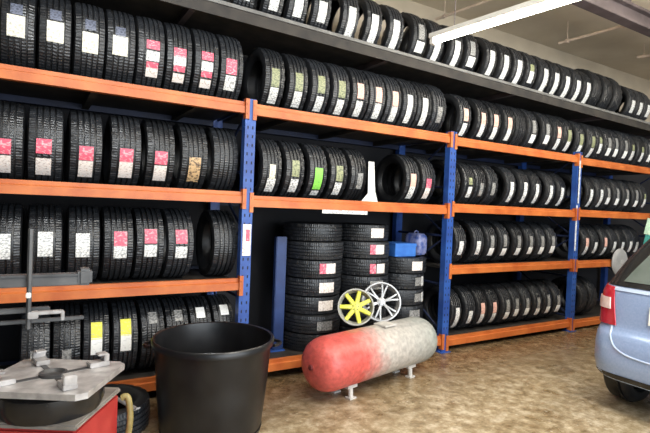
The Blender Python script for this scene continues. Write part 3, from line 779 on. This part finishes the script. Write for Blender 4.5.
def rear_patch(quad, T, off, ny=10, nz=6, thick=.006):
    """quad: (y,z) corners bottom-left, bottom-right, top-right, top-left"""
    bm = bmesh.new(); lay = []
    for o_ in (off, off-thick):
        g = []
        for j in range(nz+1):
            t = j/nz; row = []
            for i in range(ny+1):
                s = i/ny
                y = (quad[0][0]*(1-s)+quad[1][0]*s)*(1-t) + (quad[3][0]*(1-s)+quad[2][0]*s)*t
                z = (quad[0][1]*(1-s)+quad[1][1]*s)*(1-t) + (quad[3][1]*(1-s)+quad[2][1]*s)*t
                row.append(bm.verts.new(rear_pt(y, z, T, o_)))
            g.append(row)
        lay.append(g)
    G, Hh = lay
    for j in range(nz):
        for i in range(ny):
            bm.faces.new((G[j][i], G[j][i+1], G[j+1][i+1], G[j+1][i])); bm.faces.new((Hh[j][i], Hh[j+1][i], Hh[j+1][i+1], Hh[j][i+1]))
    for j in range(nz):
        for i in (0, ny): bm.faces.new((G[j][i], G[j+1][i], Hh[j+1][i], Hh[j][i]))
    for i in range(ny):
        for j in (0, nz): bm.faces.new((G[j][i], G[j][i+1], Hh[j][i+1], Hh[j][i]))
    return bm
# tail lights (left of the car is +y)
for s in (1, -1):
    tl = obj('tail_light', rear_patch([(s*.826, .70), (s*.60, .705), (s*.65, 1.01), (s*.790, 1.015)], LV, .010), M['redlens'], car)
    o = obj('reversing_lens', rear_patch([(s*.820, .83), (s*.65, .83), (s*.66, .92), (s*.806, .92)], LV, .016), M['whitelens'], tl); o['label'] = 'pale clear lens'
obj('rear_window', rear_patch([(.60, 1.06), (-.60, 1.06), (-.50, 1.40), (.50, 1.40)], LG, .006, 20), M['glass'], car)
obj('belt_trim', rear_patch([(.69, .985), (-.69, .985), (-.69, 1.012), (.69, 1.012)], LV, .006, 20, 2), M['carseam'], car)
pl = obj('number_plate', rear_patch([(.36, .76), (-.20, .76), (-.20, .90), (.36, .90)], LV, .012, 8, 2), M['plate'], car)
bm = bmesh.new()
pts = [(.64, .70), (.625, .63), (.58, .555), (.50, .51), (.38, .492), (.2, .486), (0, .485), (-.2, .486), (-.38, .492), (-.50, .51), (-.58, .555), (-.625, .63), (-.64, .70)]
pts = [(p[0], p[1]) for p in spline([(a, b, 0) for a, b in pts], 5)]
tube(bm, [tuple(rear_pt(y, z, LV, .000)) for y, z in pts], .008, 8); obj('hatch_edge', bm, M['carseam'], car)  # paler tube paints the highlight along the hatch seam
obj('bumper_skirt', rear_patch([(.72, .285), (-.72, .285), (-.74, .33), (.74, .33)], LV, .004, 20, 2), M['gloss_black'], car)
bm = bmesh.new(); tube(bm, [tuple(rear_pt(y, z, LG, .02)) for y, z in ((.05, 1.06), (-.10, 1.13), (-.25, 1.20))], .008, 6); obj('rear_wiper', bm, M['gloss_black'], car)
for s in (1, -1):
    # side windows
    for (xa, xb) in ((.75, 1.55), (1.62, 2.25)):
        bm = bmesh.new(); V = []
        for off in (.004, -.002):
            for x, z in ((xa, 1.06), (xb, 1.06), (min(xb, 1.95), 1.40), (max(xa, .85), 1.40)):
                xr, xf, hw = lev_at(z, LG); cx, hl2 = (xr+xf)/2, (xf-xr)/2
                n = NR if x < cx else NF
                y = hw*(1-min(abs((x-cx)/hl2), .99)**n)**(1/n); V.append(bm.verts.new((x, s*(y+off), z)))
        bm.faces.new(V[:4]); bm.faces.new(V[4:][::-1])
        for i in range(4): bm.faces.new((V[i], V[(i+1) % 4], V[4+(i+1) % 4], V[4+i]))
        obj('side_window', bm, M['glass'], car, smooth=False)
    bm = bmesh.new(); box(bm, (1.25, s*.853, .86), (.18, .03, .03)); obj('door_handle', bm, M['car'], car, bevel=.008)
    bm = bmesh.new(); box(bm, (2.32, s*.86, 1.03), (.10, .16, .11)); obj('wing_mirror', bm, M['car'], car, bevel=.025)
    for x in (.52, 3.08):
        bm = bmesh.new(); revolve(bm, [(-.005, .001), (-.005, .335), (.006, .335), (.006, .315), (.002, .001)], 'Y', 40)
        obj('wheel_arch', bm, M['gloss_black'], car, (x, s*(.64 if s > 0 and x < 1 else .848), .33))
        bm = bmesh.new(); prof = [(-.075, .185), (-.10, .20), (-.105, .24), (-.09, .275), (-.07, .288), (0, .292), (.07, .288), (.09, .275), (.105, .24), (.10, .20), (.075, .185)]
        revolve(bm, prof, 'Y', 48, closed=True)
        wt = obj('wheel', bm, M['sidewall'], car, (x, s*(.69 if s > 0 and x < 1 else .765), .292))
        bm = bmesh.new(); revolve(bm, [(-.086, .001), (-.088, .05), (-.07, .08), (-.07, .15), (-.09, .185), (.06, .186)], 'Y', 36)
        if s > 0:
            for v in bm.verts: v.co.y = -v.co.y
        obj('wheel_disc', bm, M['alloy'], wt)

# ------------------------------------------------------------------ lights and world
def area(name, loc, rot, sx, sy, e, c):
    l = bpy.data.lights.new(name, 'AREA'); l.shape = 'RECTANGLE'; l.size = sx; l.size_y = sy; l.energy = e; l.color = c
    o = bpy.data.objects.new(name, l); COL.objects.link(o); o.location = loc; o.rotation_euler = rot; return o
area('doorway_daylight', (3.5, -8.6, 2.0), (R(92), 0, 0), 8.0, 3.4, 520, (.88, .94, 1.0))
def bulb(name, loc, e, c, r=.25):
    l = bpy.data.lights.new(name, 'POINT'); l.energy = e; l.color = c; l.shadow_soft_size = r
    o = bpy.data.objects.new(name, l); COL.objects.link(o); o.location = loc
bulb('tube_glow', (3.35, -1.75, 3.30), 100, (1.0, .95, .84))
bulb('bay_light', (.3, -2.3, 3.75), 160, (.93, .97, 1.0))  # added fill lights without fixtures, brightening ceiling and tyre tops
bulb('bay_light', (5.6, -2.2, 3.7), 160, (1.0, .96, .86))
bulb('bay_light', (9.0, -2.2, 3.7), 80, (1.0, .95, .84))
area('ceiling_tube_light', (2.6, -4.6, 4.1), (0, 0, 0), 1.2, 1.6, 240, (1.0, .96, .88))
w = bpy.data.worlds.new('world'); scene.world = w; w.use_nodes = True
bgn = w.node_tree.nodes['Background']
sky = w.node_tree.nodes.new('ShaderNodeTexSky'); sky.sky_type = 'NISHITA'; sky.sun_disc = False; sky.sun_elevation = R(40)
w.node_tree.links.new(sky.outputs[0], bgn.inputs[0]); bgn.inputs[1].default_value = .12

# ------------------------------------------------------------------ camera
yaw, pit, roll = R(30.934), R(1.0157), R(2.2611)
fw = Vector((sin(yaw)*cos(pit), cos(yaw)*cos(pit), -sin(pit)))
rr = Vector((cos(yaw), -sin(yaw), 0)); up = rr.cross(fw)
r2 = cos(roll)*rr + sin(roll)*up; u2 = -sin(roll)*rr + cos(roll)*up
cam = bpy.data.cameras.new('camera'); cam.sensor_width = 36; cam.lens = 480/650*36; cam.clip_start = .05
co = bpy.data.objects.new('camera', cam); COL.objects.link(co)
mw = Matrix((r2, u2, -fw)).transposed().to_4x4(); mw.translation = Vector((0, -3.9138, 1.56)); co.matrix_world = mw
scene.camera = co
scene.view_settings.view_transform = 'Standard'
scene.view_settings.look = 'None'
scene.view_settings.exposure = 0.0
